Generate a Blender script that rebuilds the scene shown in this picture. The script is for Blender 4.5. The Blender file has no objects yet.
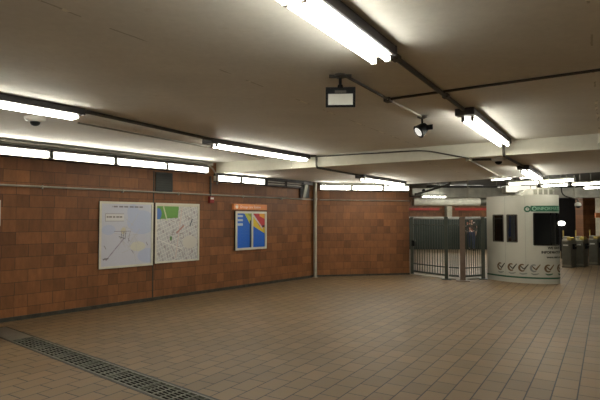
import bpy, bmesh, math, random
from mathutils import Vector, Matrix
random.seed(7)
S = bpy.context.scene
COL = S.collection
PI = math.pi

# ------------------------------------------------------------------ helpers
def lin(c):
    c /= 255.0
    return c / 12.92 if c <= 0.04045 else ((c + 0.055) / 1.055) ** 2.4
def rgb(r, g, b):
    return (lin(r), lin(g), lin(b), 1.0)

class MB:
    """collects shapes into one mesh"""
    def __init__(self):
        self.v = []; self.f = []
    def add(self, vs, fs):
        n = len(self.v)
        self.v += [tuple(p) for p in vs]
        self.f += [tuple(i + n for i in f) for f in fs]
        return self
    def box(self, x0, y0, z0, x1, y1, z1, bev=0.0):
        if bev <= 0:
            vs = [(x0,y0,z0),(x1,y0,z0),(x1,y1,z0),(x0,y1,z0),(x0,y0,z1),(x1,y0,z1),(x1,y1,z1),(x0,y1,z1)]
            fs = [(3,2,1,0),(4,5,6,7),(0,1,5,4),(1,2,6,5),(2,3,7,6),(3,0,4,7)]
            return self.add(vs, fs)
        bm = bmesh.new()
        bmesh.ops.create_cube(bm, size=1)
        for v in bm.verts:
            v.co = Vector(((x0+x1)/2 + v.co.x*(x1-x0), (y0+y1)/2 + v.co.y*(y1-y0), (z0+z1)/2 + v.co.z*(z1-z0)))
        bmesh.ops.bevel(bm, geom=bm.edges[:], offset=bev, segments=2, affect='EDGES', profile=0.5)
        return self.frombm(bm)
    def frombm(self, bm):
        bm.verts.index_update()
        self.add([v.co[:] for v in bm.verts], [[v.index for v in f.verts] for f in bm.faces])
        bm.free(); return self
    def tube(self, pts, r, n=8, cap=True):
        pts = [Vector(p) for p in pts]
        rs = r if isinstance(r, (list, tuple)) else [r] * len(pts)
        rings = []
        up = None
        for i, p in enumerate(pts):
            d = Vector((0,0,0))
            if i > 0: d += (p - pts[i-1]).normalized()
            if i < len(pts)-1: d += (pts[i+1] - p).normalized()
            d.normalize()
            if up is None:
                a = Vector((0,0,1)) if abs(d.z) < 0.9 else Vector((1,0,0))
                up = (a - d * a.dot(d)).normalized()
            else:
                up = (up - d * up.dot(d)).normalized()
            s = d.cross(up)
            rings.append([p + (up*math.cos(2*PI*k/n) + s*math.sin(2*PI*k/n)) * rs[i] for k in range(n)])
        vs = [q for ring in rings for q in ring]
        fs = []
        for i in range(len(rings)-1):
            for k in range(n):
                a = i*n+k; b = i*n+(k+1) % n
                fs.append((a, b, b+n, a+n))
        if cap:
            fs.append(tuple(reversed(range(n)))); m = (len(rings)-1)*n
            fs.append(tuple(range(m, m+n)))
        return self.add(vs, fs)
    def lathe(self, prof, n=20, c=(0,0,0), axis=None):
        """prof: list of (radius, height); axis: matrix turning z to the axis"""
        vs = []; fs = []
        M = axis or Matrix.Identity(3)
        for (r, z) in prof:
            for k in range(n):
                p = M @ Vector((r*math.cos(2*PI*k/n), r*math.sin(2*PI*k/n), z))
                vs.append((p.x+c[0], p.y+c[1], p.z+c[2]))
        for i in range(len(prof)-1):
            for k in range(n):
                a = i*n+k; b = i*n+(k+1) % n
                fs.append((a, b, b+n, a+n))
        fs.append(tuple(reversed(range(n)))); m = (len(prof)-1)*n
        fs.append(tuple(range(m, m+n)))
        return self.add(vs, fs)
    def prism(self, poly, z0, z1):
        n = len(poly)
        vs = [(x,y,z0) for x,y in poly] + [(x,y,z1) for x,y in poly]
        fs = [tuple(reversed(range(n))), tuple(range(n, 2*n))]
        fs += [(i, (i+1) % n, (i+1) % n + n, i+n) for i in range(n)]
        return self.add(vs, fs)
    def prism_y(self, poly, y0, y1):
        """outline in x,z pulled along y"""
        n = len(poly)
        vs = [(x,y0,z) for x,z in poly] + [(x,y1,z) for x,z in poly]
        fs = [tuple(range(n)), tuple(reversed(range(n, 2*n)))]
        fs += [(i, i+n, (i+1) % n + n, (i+1) % n) for i in range(n)]
        return self.add(vs, fs)
    def build(self, name, mat, parent=None, smooth=False):
        me = bpy.data.meshes.new(name)
        me.from_pydata(self.v, [], self.f)
        bm = bmesh.new(); bm.from_mesh(me)
        bmesh.ops.recalc_face_normals(bm, faces=bm.faces[:])
        bm.to_mesh(me); bm.free()
        if smooth:
            for p in me.polygons: p.use_smooth = True
            try: me.set_sharp_from_angle(angle=math.radians(40))
            except Exception: pass
        me.materials.append(mat)
        o = bpy.data.objects.new(name, me); COL.objects.link(o)
        if parent: o.parent = parent
        return o

def tag(o, label=None, cat=None, group=None, kind=None):
    if label: o['label'] = label
    if cat: o['category'] = cat
    if group: o['group'] = group
    if kind: o['kind'] = kind
    return o
def thing(name, label, cat, loc=(0,0,0), rz=0.0, group=None):
    o = bpy.data.objects.new(name, None); COL.objects.link(o)
    o.location = loc; o.rotation_euler = (0,0,rz)
    return tag(o, label, cat, group)
def struct(name, mb, mat, parent=None):
    o = mb.build(name, mat, parent)
    if not parent: o['kind'] = 'structure'
    return o
def copy_tree(o, parent=None):
    c = o.copy(); COL.objects.link(c)
    if parent: c.parent = parent
    for ch in list(o.children): copy_tree(ch, c)
    return c
def dup(o, loc, rz, label, group=None):
    c = copy_tree(o); c.location = loc; c.rotation_euler = (0,0,rz)
    c['label'] = label
    if group: c['group'] = group
    return c

AG = math.radians(58.5)                                     # the direction of tile rows and ceiling lights
G = Vector((math.cos(AG), math.sin(AG))); R = Vector((G.y, -G.x))
# ------------------------------------------------------------------ materials
class NT:
    def __init__(self, name):
        self.m = bpy.data.materials.new(name); self.m.use_nodes = True
        self.t = self.m.node_tree; self.n = self.t.nodes; self.b = self.n['Principled BSDF']
    def new(self, ty, **kw):
        nd = self.n.new(ty)
        for k, v in kw.items(): setattr(nd, k, v)
        return nd
    def link(self, a, b): self.t.links.new(a, b)
    def val(self, x, sock):
        if hasattr(x, 'is_output'): self.link(x, sock)
        else: sock.default_value = x
    def math(self, op, a, b=0.0, c=None):
        nd = self.new('ShaderNodeMath', operation=op)
        self.val(a, nd.inputs[0]); self.val(b, nd.inputs[1])
        if c is not None: self.val(c, nd.inputs[2])
        return nd.outputs[0]
    def mix(self, fac, a, b, mode='MIX'):
        nd = self.new('ShaderNodeMix', data_type='RGBA', blend_type=mode)
        self.val(fac, nd.inputs[0]); self.val(a, nd.inputs[6]); self.val(b, nd.inputs[7])
        return nd.outputs[2]
    def noise(self, vec, scale, detail=3, rough=0.55):
        nd = self.new('ShaderNodeTexNoise')
        if vec: self.link(vec, nd.inputs['Vector'])
        nd.inputs['Scale'].default_value = scale; nd.inputs['Detail'].default_value = detail
        nd.inputs['Roughness'].default_value = rough
        return nd.outputs['Fac']
    def ramp(self, fac, stops):
        nd = self.new('ShaderNodeValToRGB'); self.link(fac, nd.inputs[0])
        e = nd.color_ramp.elements
        while len(e) < len(stops): e.new(0.5)
        for el, (p, c) in zip(e, stops):
            el.position = p; el.color = c if len(c) == 4 else (*c, 1)
        return nd.outputs[0]
    def coord(self, which='Object'):
        return self.new('ShaderNodeTexCoord').outputs[which]

def paint(name, col, rough=0.6, metal=0.0, var=0.15, scale=6.0, spec=0.4):
    t = NT(name)
    n = t.noise(t.coord(), scale, 4)
    d = tuple(c*(1-var) for c in col[:3]) + (1,)
    l = tuple(min(1, c*(1+var)) for c in col[:3]) + (1,)
    t.link(t.ramp(n, [(0.3, d), (0.7, l)]), t.b.inputs['Base Color'])
    t.b.inputs['Roughness'].default_value = rough; t.b.inputs['Metallic'].default_value = metal
    t.b.inputs['Specular IOR Level'].default_value = spec
    return t.m
def emit(name, col, strength):
    t = NT(name)
    t.b.inputs['Base Color'].default_value = (0.8,0.8,0.8,1)
    t.b.inputs['Emission Color'].default_value = col
    t.b.inputs['Emission Strength'].default_value = strength
    return t.m

TUBE_STRENGTH = 24.0
TUBE_COL = (1.0, 0.975, 0.85, 1)
M = {}
M['tube'] = emit('fluorescent_glow', TUBE_COL, TUBE_STRENGTH)
M['dead_tube'] = paint('unlit_tube_glass', (0.45,0.43,0.40,1), 0.25)
M['housing'] = paint('dark_fixture_enamel', (0.045,0.040,0.042,1), 0.5)
M['white_enamel'] = paint('white_reflector_enamel', (0.72,0.70,0.64,1), 0.4, var=0.05)
M['pipe_dark'] = paint('dark_conduit_paint', (0.07,0.063,0.052,1), 0.5, 0.3)
M['pipe_grey'] = paint('grey_conduit_steel', (0.30,0.29,0.25,1), 0.42, 0.5)
M['pipe_cream'] = paint('painted_conduit', (0.50,0.47,0.38,1), 0.5)
M['trunk'] = paint('wireway_grey_paint', (0.34,0.34,0.29,1), 0.5)
M['black'] = paint('black_metal', (0.008,0.008,0.009,1), 0.5, spec=0.12)
M['lens'] = paint('clear_lamp_lens', (0.75,0.75,0.70,1), 0.15, var=0.08)
M['camwhite'] = paint('white_dome_plastic', (0.70,0.68,0.62,1), 0.35, var=0.04)
M['steel'] = paint('brushed_steel', (0.36,0.36,0.33,1), 0.38, 0.7)
M['post_paint'] = paint('pale_post_paint', (0.30,0.28,0.22,1), 0.5)
M['gate_paint'] = paint('gate_grey_green_paint', (0.055,0.060,0.046,1), 0.5, 0.3)
M['gate_red'] = paint('gate_red_brown_paint', (0.13,0.09,0.065,1), 0.5, 0.2)
M['booth'] = paint('booth_cream_panel', (0.44,0.43,0.37,1), 0.35, var=0.04, scale=2)
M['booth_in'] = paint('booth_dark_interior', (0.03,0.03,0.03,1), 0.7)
M['green'] = paint('booth_green', (0.012,0.085,0.045,1), 0.4)
M['pale_green'] = paint('booth_pale_green_letter', (0.25,0.42,0.30,1), 0.4)
M['ink'] = paint('dark_print_ink', (0.05,0.045,0.035,1), 0.6)
M['ink_brown'] = paint('brown_print_ink', (0.13,0.075,0.035,1), 0.6)
M['ink_grey'] = paint('grey_print_ink', (0.20,0.21,0.20,1), 0.6)
M['frame'] = paint('poster_frame_aluminium', (0.62,0.60,0.50,1), 0.4, 0.2, var=0.06)
M['orange'] = paint('orange_sign_panel', (0.72,0.25,0.08,1), 0.4, var=0.08)
M['white_ink'] = paint('white_print_ink', (0.80,0.74,0.66,1), 0.5)
M['louver'] = paint('dark_grey_vent_panel', (0.022,0.024,0.022,1), 0.6)
M['alarm'] = paint('fire_alarm_red', (0.25,0.018,0.015,1), 0.4)
M['grate'] = paint('drain_grate_steel', (0.125,0.125,0.10,1), 0.55, 0.4, var=0.3)
M['pit'] = paint('drain_pit_black', (0.006,0.006,0.005,1), 0.9)  # near-black sides and bottom of the drain slot
M['duct'] = paint('galvanised_duct', (0.60,0.585,0.52,1), 0.55, 0.0, var=0.25, scale=3)
M['whiteduct'] = paint('white_duct_wrap', (0.60,0.58,0.50,1), 0.6)
M['barrier'] = paint('dark_green_barrier', (0.018,0.027,0.022,1), 0.5)
M['redband'] = paint('red_line_band', (0.40,0.035,0.02,1), 0.5)
M['turn_dark'] = paint('turnstile_dark_steel', (0.13,0.125,0.10,1), 0.4, 0.5)
M['turn_side'] = paint('turnstile_side_steel', (0.26,0.24,0.19,1), 0.4, 0.5)
M['yellow'] = paint('turnstile_yellow', (0.50,0.38,0.10,1), 0.45)
M['conc'] = paint('pale_concrete', (0.34,0.31,0.24,1), 0.8, var=0.2)
M['grime'] = paint('base_grime_strip', (0.035,0.034,0.028,1), 0.7, var=0.4, scale=9)
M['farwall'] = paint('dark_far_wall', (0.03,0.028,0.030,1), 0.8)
M['lamp_lens'] = emit('lens_with_glow', (1,0.97,0.9,1), 0.55)  # faint glow added to the spotlight lens to make it look bright
M['glow_front'] = emit('glowing_box_front', (1,0.95,0.78,1), 0.75)
M['globe'] = emit('lit_globe', (1,0.97,0.9,1), 9.0)
M['skin'] = paint('skin', (0.42,0.27,0.19,1), 0.5)
M['hair'] = paint('dark_hair', (0.02,0.015,0.012,1), 0.6)
M['jeans'] = paint('blue_jeans', (0.035,0.045,0.085,1), 0.8)
M['shoe'] = paint('dark_shoe', (0.02,0.02,0.02,1), 0.6)

def mat_floor():
    t = NT('floor_quarry_tile')
    pos = t.new('ShaderNodeNewGeometry').outputs['Position']
    mp = t.new('ShaderNodeMapping'); t.link(pos, mp.inputs[0])
    mp.inputs['Rotation'].default_value = (0, 0, math.radians(-58.5))
    mp.inputs['Location'].default_value = (0, -0.056, 0)
    br = t.new('ShaderNodeTexBrick'); t.link(mp.outputs[0], br.inputs['Vector'])
    br.offset = 0.5
    br.inputs['Scale'].default_value = 1.0
    br.inputs['Brick Width'].default_value = 0.31
    br.inputs['Row Height'].default_value = 0.208
    br.inputs['Mortar Size'].default_value = 0.007
    br.inputs['Mortar Smooth'].default_value = 0.25
    br.inputs['Bias'].default_value = -0.1
    br.inputs['Color1'].default_value = (0.192,0.126,0.064,1)
    br.inputs['Color2'].default_value = (0.150,0.097,0.050,1)
    br.inputs['Mortar'].default_value = (0.018,0.013,0.008,1)
    big = t.noise(pos, 0.45, 4, 0.6)
    c = t.mix(0.8, br.outputs['Color'], t.ramp(big, [(0.3, (0.78,0.80,0.76)), (0.55, (1,1,1)), (0.75, (1.12,1.0,0.88))]), 'MULTIPLY')
    fine = t.noise(pos, 6.0, 6, 0.7)
    c = t.mix(0.5, c, t.ramp(fine, [(0.3, (0.75,0.75,0.75)), (0.7, (1.15,1.15,1.15))]), 'MULTIPLY')
    t.link(c, t.b.inputs['Base Color'])
    t.link(t.math('ADD', t.math('MULTIPLY', fine, 0.25), 0.40), t.b.inputs['Roughness'])
    t.b.inputs['Specular IOR Level'].default_value = 0.28
    bp = t.new('ShaderNodeBump'); bp.inputs['Strength'].default_value = 0.35; bp.inputs['Distance'].default_value = 0.01
    t.link(t.math('SUBTRACT', t.math('MULTIPLY', fine, 0.25), br.outputs['Fac']), bp.inputs['Height'])
    t.link(bp.outputs[0], t.b.inputs['Normal'])
    return t.m

def mat_block(name, dark=1.0):
    """glazed clay blocks, laid in local x / z"""
    t = NT(name)
    sx = t.new('ShaderNodeSeparateXYZ'); t.link(t.coord(), sx.inputs[0])
    cb = t.new('ShaderNodeCombineXYZ'); t.link(sx.outputs[0], cb.inputs[0]); t.link(sx.outputs[2], cb.inputs[1])
    v = cb.outputs[0]
    br = t.new('ShaderNodeTexBrick'); t.link(v, br.inputs['Vector'])
    br.offset = 0.5
    br.inputs['Scale'].default_value = 1.0
    br.inputs['Brick Width'].default_value = 0.41
    br.inputs['Row Height'].default_value = 0.205
    br.inputs['Mortar Size'].default_value = 0.004
    br.inputs['Mortar Smooth'].default_value = 0.3
    br.inputs['Bias'].default_value = 0.0
    br.inputs['Color1'].default_value = (0.230*dark,0.098*dark,0.038*dark,1)
    br.inputs['Color2'].default_value = (0.165*dark,0.068*dark,0.028*dark,1)
    br.inputs['Mortar'].default_value = (0.055*dark,0.030*dark,0.017*dark,1)
    # scored half blocks: each half has a tone of its own
    cx = t.math('FLOOR', t.math('DIVIDE', sx.outputs[0], 0.205)); cz = t.math('FLOOR', t.math('DIVIDE', sx.outputs[2], 0.205))
    c2 = t.new('ShaderNodeCombineXYZ'); t.link(cx, c2.inputs[0]); t.link(cz, c2.inputs[1])
    wn = t.new('ShaderNodeTexWhiteNoise', noise_dimensions='2D'); t.link(c2.outputs[0], wn.inputs['Vector'])
    c = t.mix(0.75, br.outputs['Color'], t.ramp(wn.outputs['Value'], [(0.0, (0.68,0.66,0.66)), (0.5, (1,1,1)), (1.0, (1.18,1.16,1.1))]), 'MULTIPLY')
    st = t.new('ShaderNodeMapping'); t.link(v, st.inputs[0]); st.inputs['Scale'].default_value = (1.0, 0.30, 1)
    n = t.noise(st.outputs[0], 14.0, 5, 0.65)
    c = t.mix(0.7, c, t.ramp(n, [(0.3, (0.7,0.7,0.7)), (0.7, (1.2,1.15,1.1))]), 'MULTIPLY')
    t.link(c, t.b.inputs['Base Color'])
    t.b.inputs['Roughness'].default_value = 0.5; t.b.inputs['Specular IOR Level'].default_value = 0.3
    bp = t.new('ShaderNodeBump'); bp.inputs['Strength'].default_value = 0.3; bp.inputs['Distance'].default_value = 0.008
    t.link(t.math('SUBTRACT', 1.0, br.outputs['Fac']), bp.inputs['Height']); t.link(bp.outputs[0], t.b.inputs['Normal'])
    return t.m

def mat_ceiling(name, c0, c1):
    t = NT(name)
    pos = t.new('ShaderNodeNewGeometry').outputs['Position']
    mp = t.new('ShaderNodeMapping'); t.link(pos, mp.inputs[0])
    mp.inputs['Rotation'].default_value = (0, 0, math.radians(-58.5)); mp.inputs['Scale'].default_value = (0.5, 1.4, 1)
    n = t.noise(mp.outputs[0], 0.9, 6, 0.6)
    c = t.ramp(n, [(0.3, c0), (0.7, c1)])
    f = t.noise(pos, 14.0, 4, 0.7)
    c = t.mix(0.35, c, t.ramp(f, [(0.3, (0.85,0.85,0.85)), (0.7, (1.08,1.08,1.08))]), 'MULTIPLY')
    # board joints of the cast slab, one every 2.76 m, broken and patched
    sx = t.new('ShaderNodeSeparateXYZ'); t.link(pos, sx.inputs[0])
    rr = t.math('SUBTRACT', t.math('MULTIPLY', sx.outputs[0], R.x), t.math('MULTIPLY', sx.outputs[1], -R.y))
    wob = t.math('MULTIPLY', t.math('SUBTRACT', t.noise(pos, 2.5, 4, 0.7), 0.5), 0.05)
    fr_ = t.math('PINGPONG', t.math('ADD', t.math('ADD', rr, 2.83), wob), 1.38)
    ln = t.math('LESS_THAN', fr_, 0.008)
    br_ = t.noise(pos, 1.7, 3, 0.6)
    c = t.mix(t.math('MULTIPLY', ln, t.math('GREATER_THAN', br_, 0.50)), c, (0.50,0.48,0.42,1))
    c = t.mix(t.math('MULTIPLY', t.math('LESS_THAN', fr_, 0.016), t.math('GREATER_THAN', br_, 0.56)), c, (0.85,0.82,0.72,1))
    st = t.ramp(t.noise(pos, 3.2, 8, 0.75), [(0.62, (1,1,1)), (0.70, (0.80,0.76,0.68))])
    c = t.mix(0.5, c, st, 'MULTIPLY')
    t.link(c, t.b.inputs['Base Color']); t.b.inputs['Roughness'].default_value = 0.75
    t.b.inputs['Specular IOR Level'].default_value = 0.2
    return t.m
M['floor'] = mat_floor()
M['block'] = mat_block('wall_clay_block')
M['block_far'] = mat_block('far_clay_block', 0.9)
M['ceil'] = mat_ceiling('ceiling_cream_paint', (0.70,0.68,0.625), (0.79,0.77,0.71))
M['fascia'] = mat_ceiling('fascia_pale_paint', (0.60,0.58,0.49), (0.68,0.66,0.56))
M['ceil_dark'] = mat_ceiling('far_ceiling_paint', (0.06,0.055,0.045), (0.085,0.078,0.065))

def mat_glass(name, tint, gl=0.12):
    t = NT(name)
    tr = t.new('ShaderNodeBsdfTransparent'); tr.inputs[0].default_value = tint
    gs = t.new('ShaderNodeBsdfGlossy'); gs.inputs['Roughness'].default_value = 0.04
    gs.inputs[0].default_value = (0.9,0.9,0.9,1)
    mx = t.new('ShaderNodeMixShader'); mx.inputs[0].default_value = gl
    t.link(tr.outputs[0], mx.inputs[1]); t.link(gs.outputs[0], mx.inputs[2])
    t.link(mx.outputs[0], t.n['Material Output'].inputs[0])
    return t.m
M['glass'] = mat_glass('booth_tinted_glass', (0.35,0.36,0.34,1), 0.10)

def mat_print(name):
    t = NT(name)
    a = t.new('ShaderNodeAttribute'); a.attribute_name = 'Print'
    n = t.noise(t.coord(), 40, 3)
    c = t.mix(0.3, a.outputs['Color'], t.ramp(n, [(0.3, (0.9,0.9,0.9)), (0.7, (1.05,1.05,1.05))]), 'MULTIPLY')
    t.link(c, t.b.inputs['Base Color']); t.b.inputs['Roughness'].default_value = 0.3
    return t.m
M['print'] = mat_print('printed_sheet')

def text_mesh(txt, size, align='LEFT', bold=0.0):
    cu = bpy.data.curves.new('lettering', 'FONT'); cu.body = txt; cu.size = size; cu.align_x = align; cu.offset = bold
    o = bpy.data.objects.new('lettering', cu); COL.objects.link(o)
    dg = bpy.context.evaluated_depsgraph_get()
    me = bpy.data.meshes.new_from_object(o.evaluated_get(dg))
    vs = [v.co[:] for v in me.vertices]; fs = [tuple(p.vertices) for p in me.polygons]
    bpy.data.objects.remove(o); bpy.data.curves.remove(cu); bpy.data.meshes.remove(me)
    return vs, fs

# ------------------------------------------------------------------ plan of the place
P0 = Vector((-4.78, 8.03)); P1 = Vector((0.46, 14.36)); P2 = Vector((3.26, 14.95))
D = (P1-P0).normalized(); NW = Vector((-D.y, D.x))          # along the left wall / into it
D2 = (P2-P1).normalized(); NW2 = Vector((-D2.y, D2.x))
AW = math.atan2(D.y, D.x); AW2 = math.atan2(D2.y, D2.x)
LW = (P1-P0).length; LB = (P2-P1).length
def W(s, off=0.0):  p = P0 + D*s - NW*off; return (p.x, p.y)
def B(s, off=0.0):  p = P1 + D2*s - NW2*off; return (p.x, p.y)
def gr(g, r): p = G*g + R*r; return (p.x, p.y)
H1, H2 = 2.94, 2.70
EDGE = Vector((0.658, -0.753))

# floor with the drain slot
dd = Vector((0.771, -0.637)).normalized(); dn = Vector((-dd.y, dd.x))   # drain runs square to the wall
DC = Vector((-2.5, 5.86))
def dr(t, n): p = DC + dd*t + dn*n; return (p.x, p.y)
bm = bmesh.new()
def loop(pts):
    vs = [bm.verts.new((x, y, 0)) for x, y in pts]
    return [bm.edges.new((vs[i], vs[(i+1) % len(vs)])) for i in range(len(vs))]
slot = [dr(-2.75,-0.15), dr(3.2,-0.15), dr(3.2,0.15), dr(-2.75,0.15)]
es = loop([(-20,-9), (28,-9), (28,45), (-20,45)]) + loop(slot)
bmesh.ops.triangle_fill(bm, use_beauty=True, edges=es)
fl = MB().frombm(bm)
struct('floor', fl, M['floor'])
pit = MB()
a, b, c, d_ = slot
pit.add([(*a,0),(*b,0),(*c,0),(*d_,0),(*a,-.18),(*b,-.18),(*c,-.18),(*d_,-.18)], [(4,5,6,7),(0,1,5,4),(1,2,6,5),(2,3,7,6),(3,0,4,7)])
struct('trim_1', pit, M['pit'])

# walls
w = MB().box(-15, 0, 0, LW, 0.3, H1+0.2)
o = struct('wall_left', w, M['block']); o.location = (P0.x, P0.y, 0); o.rotation_euler = (0,0,AW)
w = MB().box(-0.05, 0, 0, LB, 0.35, H1+0.2)
o = struct('wall_back', w, M['block']); o.location = (P1.x, P1.y, 0); o.rotation_euler = (0,0,AW2)
w = MB().box(-15, -0.02, 0, LW-0.02, 0.0, 0.065)
o = struct('baseboard_left', w, M['grime']); o.location = (P0.x, P0.y, 0); o.rotation_euler = (0,0,AW)
w = MB().box(0, -0.02, 0, LB, 0.0, 0.05)
o = struct('baseboard_back', w, M['grime']); o.location = (P1.x, P1.y, 0); o.rotation_euler = (0,0,AW2)
w = MB().box(-0.012, -0.006, 0.066, 0.012, 0.0, H1-0.3)          # expansion joint
o = struct('trim_2', w, M['grime']); o.location = (*W(2.81), 0); o.rotation_euler = (0,0,AW)

# ceilings: the near slab, the lower slab behind the step, the dark one beyond
def bl(t): return (0.4+R.x*t, 10.04+R.y*t)
BLW = 2.736
wl = W(-15, -0.25)
struct('ceiling', MB().prism([wl, (14,-9), (16,-2), bl(13), bl(-BLW-0.1), W(4.46,-0.25)], H1, H1+0.2), M['ceil'])
ew = (3.30, 15.05)
far = Vector(ew) + EDGE*13.0
low = [bl(-BLW-0.1), bl(13), tuple(far), ew, B(LB,-0.2), B(0,-0.3), W(LW,-0.25)]
def inset(p, k): return (p[0]-0.0, p[1]+k)
struct('ceiling', MB().prism([inset(low[0],0.012), inset(low[1],0.012)] + low[2:], H2, H1+0.2), M['ceil'])
fa = MB().add([(*bl(-BLW+0.01), H2), (*bl(13), H2), (*bl(13), H1), (*bl(-BLW+0.01), H1),
               (*inset(bl(-BLW+0.01),.012), H2), (*inset(bl(13),.012), H2), (*inset(bl(13),.012), H1), (*inset(bl(-BLW+0.01),.012), H1)],
              [(0,1,2,3), (4,5,1,0), (7,6,5,4), (3,2,6,7), (0,3,7,4), (1,5,6,2)])
struct('trim_3', fa, M['fascia'])
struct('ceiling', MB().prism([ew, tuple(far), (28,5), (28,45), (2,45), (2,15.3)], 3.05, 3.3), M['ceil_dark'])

# far part of the station seen through the gate and past the booth
o = struct('wall_rear', MB().box(0, 0, 0, 26, 0.3, 3.05), M['block_far']); o.location = (2, 31.5, 0)
struct('wall_side', MB().box(2.6, 15.4, 0, 2.9, 31.5, 3.05), M['block_far'])
struct('trim_4', MB().box(9.0, 30.6, 0, 9.3, 31.1, 3.05), M['conc'])           # pillars
o = struct('trim_5', MB().box(-0.5, -0.3, 0, 0.5, 0.3, 3.05), M['block_far']); o.location = (12.95, 22.3, 0)
struct('trim_6', MB().box(11.74, 19.4, 0, 12.3, 19.9, 3.05, 0.02), M['conc'])
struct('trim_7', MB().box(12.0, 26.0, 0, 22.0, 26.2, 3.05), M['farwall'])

# ------------------------------------------------------------------ ceiling fluorescents
def ceiling_fixture(name, label, L=2.60, group='twin tube ceiling lights'):
    t = thing(name, label, 'ceiling light', (0,0,0), 0, group)
    hw = 0.10
    MB().box(0, -hw, -0.075, L, hw, 0, 0.006).build('housing', M['housing'], t)
    MB().box(0.10, -hw+0.012, -0.080, L-0.04, hw-0.012, -0.0755).build('reflector', M['white_enamel'], t)
    MB().box(-0.05, -0.11, -0.085, 0.085, 0.11, -0.004, 0.008).build('end_box', M['housing'], t)
    MB().box(L-0.005, -hw-0.004, -0.08, L+0.02, hw+0.004, -0.001, 0.004).build('end_cap', M['housing'], t)
    half = (L-0.22)/2
    for sy in (-0.055, 0.055):
        for k in range(2):
            x0 = 0.14 + k*(half+0.03); x1 = x0 + half
            MB().tube([(x0, sy, -0.108), (x1, sy, -0.108)], 0.021, 10).build('fluorescent_tube', M['tube'], t, True)
        for x in (0.12, 0.14+half+0.015, L-0.05):
            MB().box(x-0.015, sy-0.018, -0.135, x+0.015, sy+0.018, -0.0805, 0.004).build('lamp_holder', M['white_enamel'] if x > 0.2 else M['housing'], t)
    return t
fx = ceiling_fixture('ceiling_light', 'brightest twin fluorescent ceiling light in a dark housing, nearest the viewer at top centre')
RA = -1.41
fx.location = (*gr(0.90, RA), H1); fx.rotation_euler = (0,0,AG)
dup(fx, (*gr(5.94, RA+0.03), H1), AG, 'dark-housed twin ceiling light right of the spotlight, ending just before the ceiling step')
dup(fx, (*gr(10.60, RA+0.04), H2), AG, 'twin ceiling light over the ticket booth on the lower ceiling behind the step')
AB = math.radians(53.2)
u = Vector((math.cos(AB), math.sin(AB)))
dup(fx, (-2.60-u.x*2.6, 5.84-u.y*2.6, H1), AB, 'twin ceiling light cut by the left edge beside the white dome camera')
dup(fx, (-1.46, 7.98, H1), math.radians(52.6), 'twin ceiling light left of centre, its far end meeting the ceiling step')
dup(fx, (1.42, 11.80, H2), math.radians(56), 'twin ceiling light on the lower ceiling in front of the far brick wall')
# the same rows carry on behind the viewer and light the floor there
dup(fx, (*gr(-3.9, RA), H1), AG, 'twin ceiling light of the centre row behind the viewer')
dup(fx, (-2.60-u.x*7.4, 5.84-u.y*7.4, H1), AB, 'twin ceiling light of the left row behind the viewer')
for g_, lab in ((0.9, 'twin ceiling light of an added right row beside the viewer'), (-3.9, 'twin ceiling light of an added right row behind the viewer'), (5.9, 'twin ceiling light of an added right row ahead of the viewer')):
    dup(fx, (*gr(g_, 3.7), H1), AG, lab)  # unseen right row, added as fill for ceiling and floor

# ------------------------------------------------------------------ strip lights on top of the walls
def strip_fixture(L, label, lit=True):
    t = thing('wall_strip_light', label, 'strip light', (0,0,0), 0, 'strip lights along the top of the walls')
    hm = M['white_enamel'] if lit else M['housing']
    MB().box(0.005, -0.09, -0.060, L-0.005, -0.005, 0.062, 0.004).build('housing', hm, t)
    MB().box(0, -0.170, -0.078, L, -0.005, -0.0605, 0.004).build('ledge', M['housing'], t)
    MB().box(0, -0.160, 0.0625, L, -0.005, 0.090, 0.004).build('hood', M['housing'], t)
    for y, z in ((-0.128, 0.036), (-0.128, -0.022)):
        MB().tube([(0.035, y, z), (L-0.035, y, z)], 0.019, 10).build('fluorescent_tube', M['tube'] if lit else M['dead_tube'], t, True)
    for x in (0.018, L-0.018):
        MB().box(x-0.014, -0.150, -0.058, x+0.014, -0.0905, 0.060, 0.004).build('lamp_holder', M['pipe_grey'] if lit else M['housing'], t)
    return t
sl = [(-1.66,-0.46,2.735,'lit strip light at the wall top, cut by the left edge of the photo'),
      (-0.44,0.75,2.735,'lit wall strip light at far left, under the ceiling light with the dome camera'),
      (0.78,1.95,2.735,'lit wall strip light above the pale left map'),
      (1.98,3.12,2.735,'lit wall strip light above the joint between both maps and the dark panel'),
      (3.14,4.24,2.735,'lit wall strip light over the right half of the right map, before the drop'),
      (4.50,5.24,2.575,'first lit strip light after the drop, left above the orange sign'),
      (5.27,6.08,2.575,'lit strip light directly above the orange sign and blue poster')]
for s0, s1, z, lab in sl:
    t = strip_fixture(s1-s0, lab); t.location = (*W(s0-0.07-0.01*max(0,s0)), z); t.rotation_euler = (0,0,AW)
for s0, s1, lab in ((6.12,6.83,'unlit dark strip light right after the last lit one, above the blue poster side'),
                    (6.86,7.52,'unlit dark strip light beside the corner bracket')):
    t = strip_fixture(s1-s0, lab, False); t.location = (*W(s0-0.10), 2.565); t.rotation_euler = (0,0,AW)
for s0, s1, lab in ((0.10,1.04,'left lit strip light on the back wall, next to the corner post'),
                    (1.06,2.00,'middle lit strip light on the back wall'),
                    (2.02,2.84,'right lit strip light on the back wall, above the gate end')):
    t = strip_fixture(s1-s0, lab); t.location = (*B(s0-0.02), 2.55); t.rotation_euler = (0,0,AW2)

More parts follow.
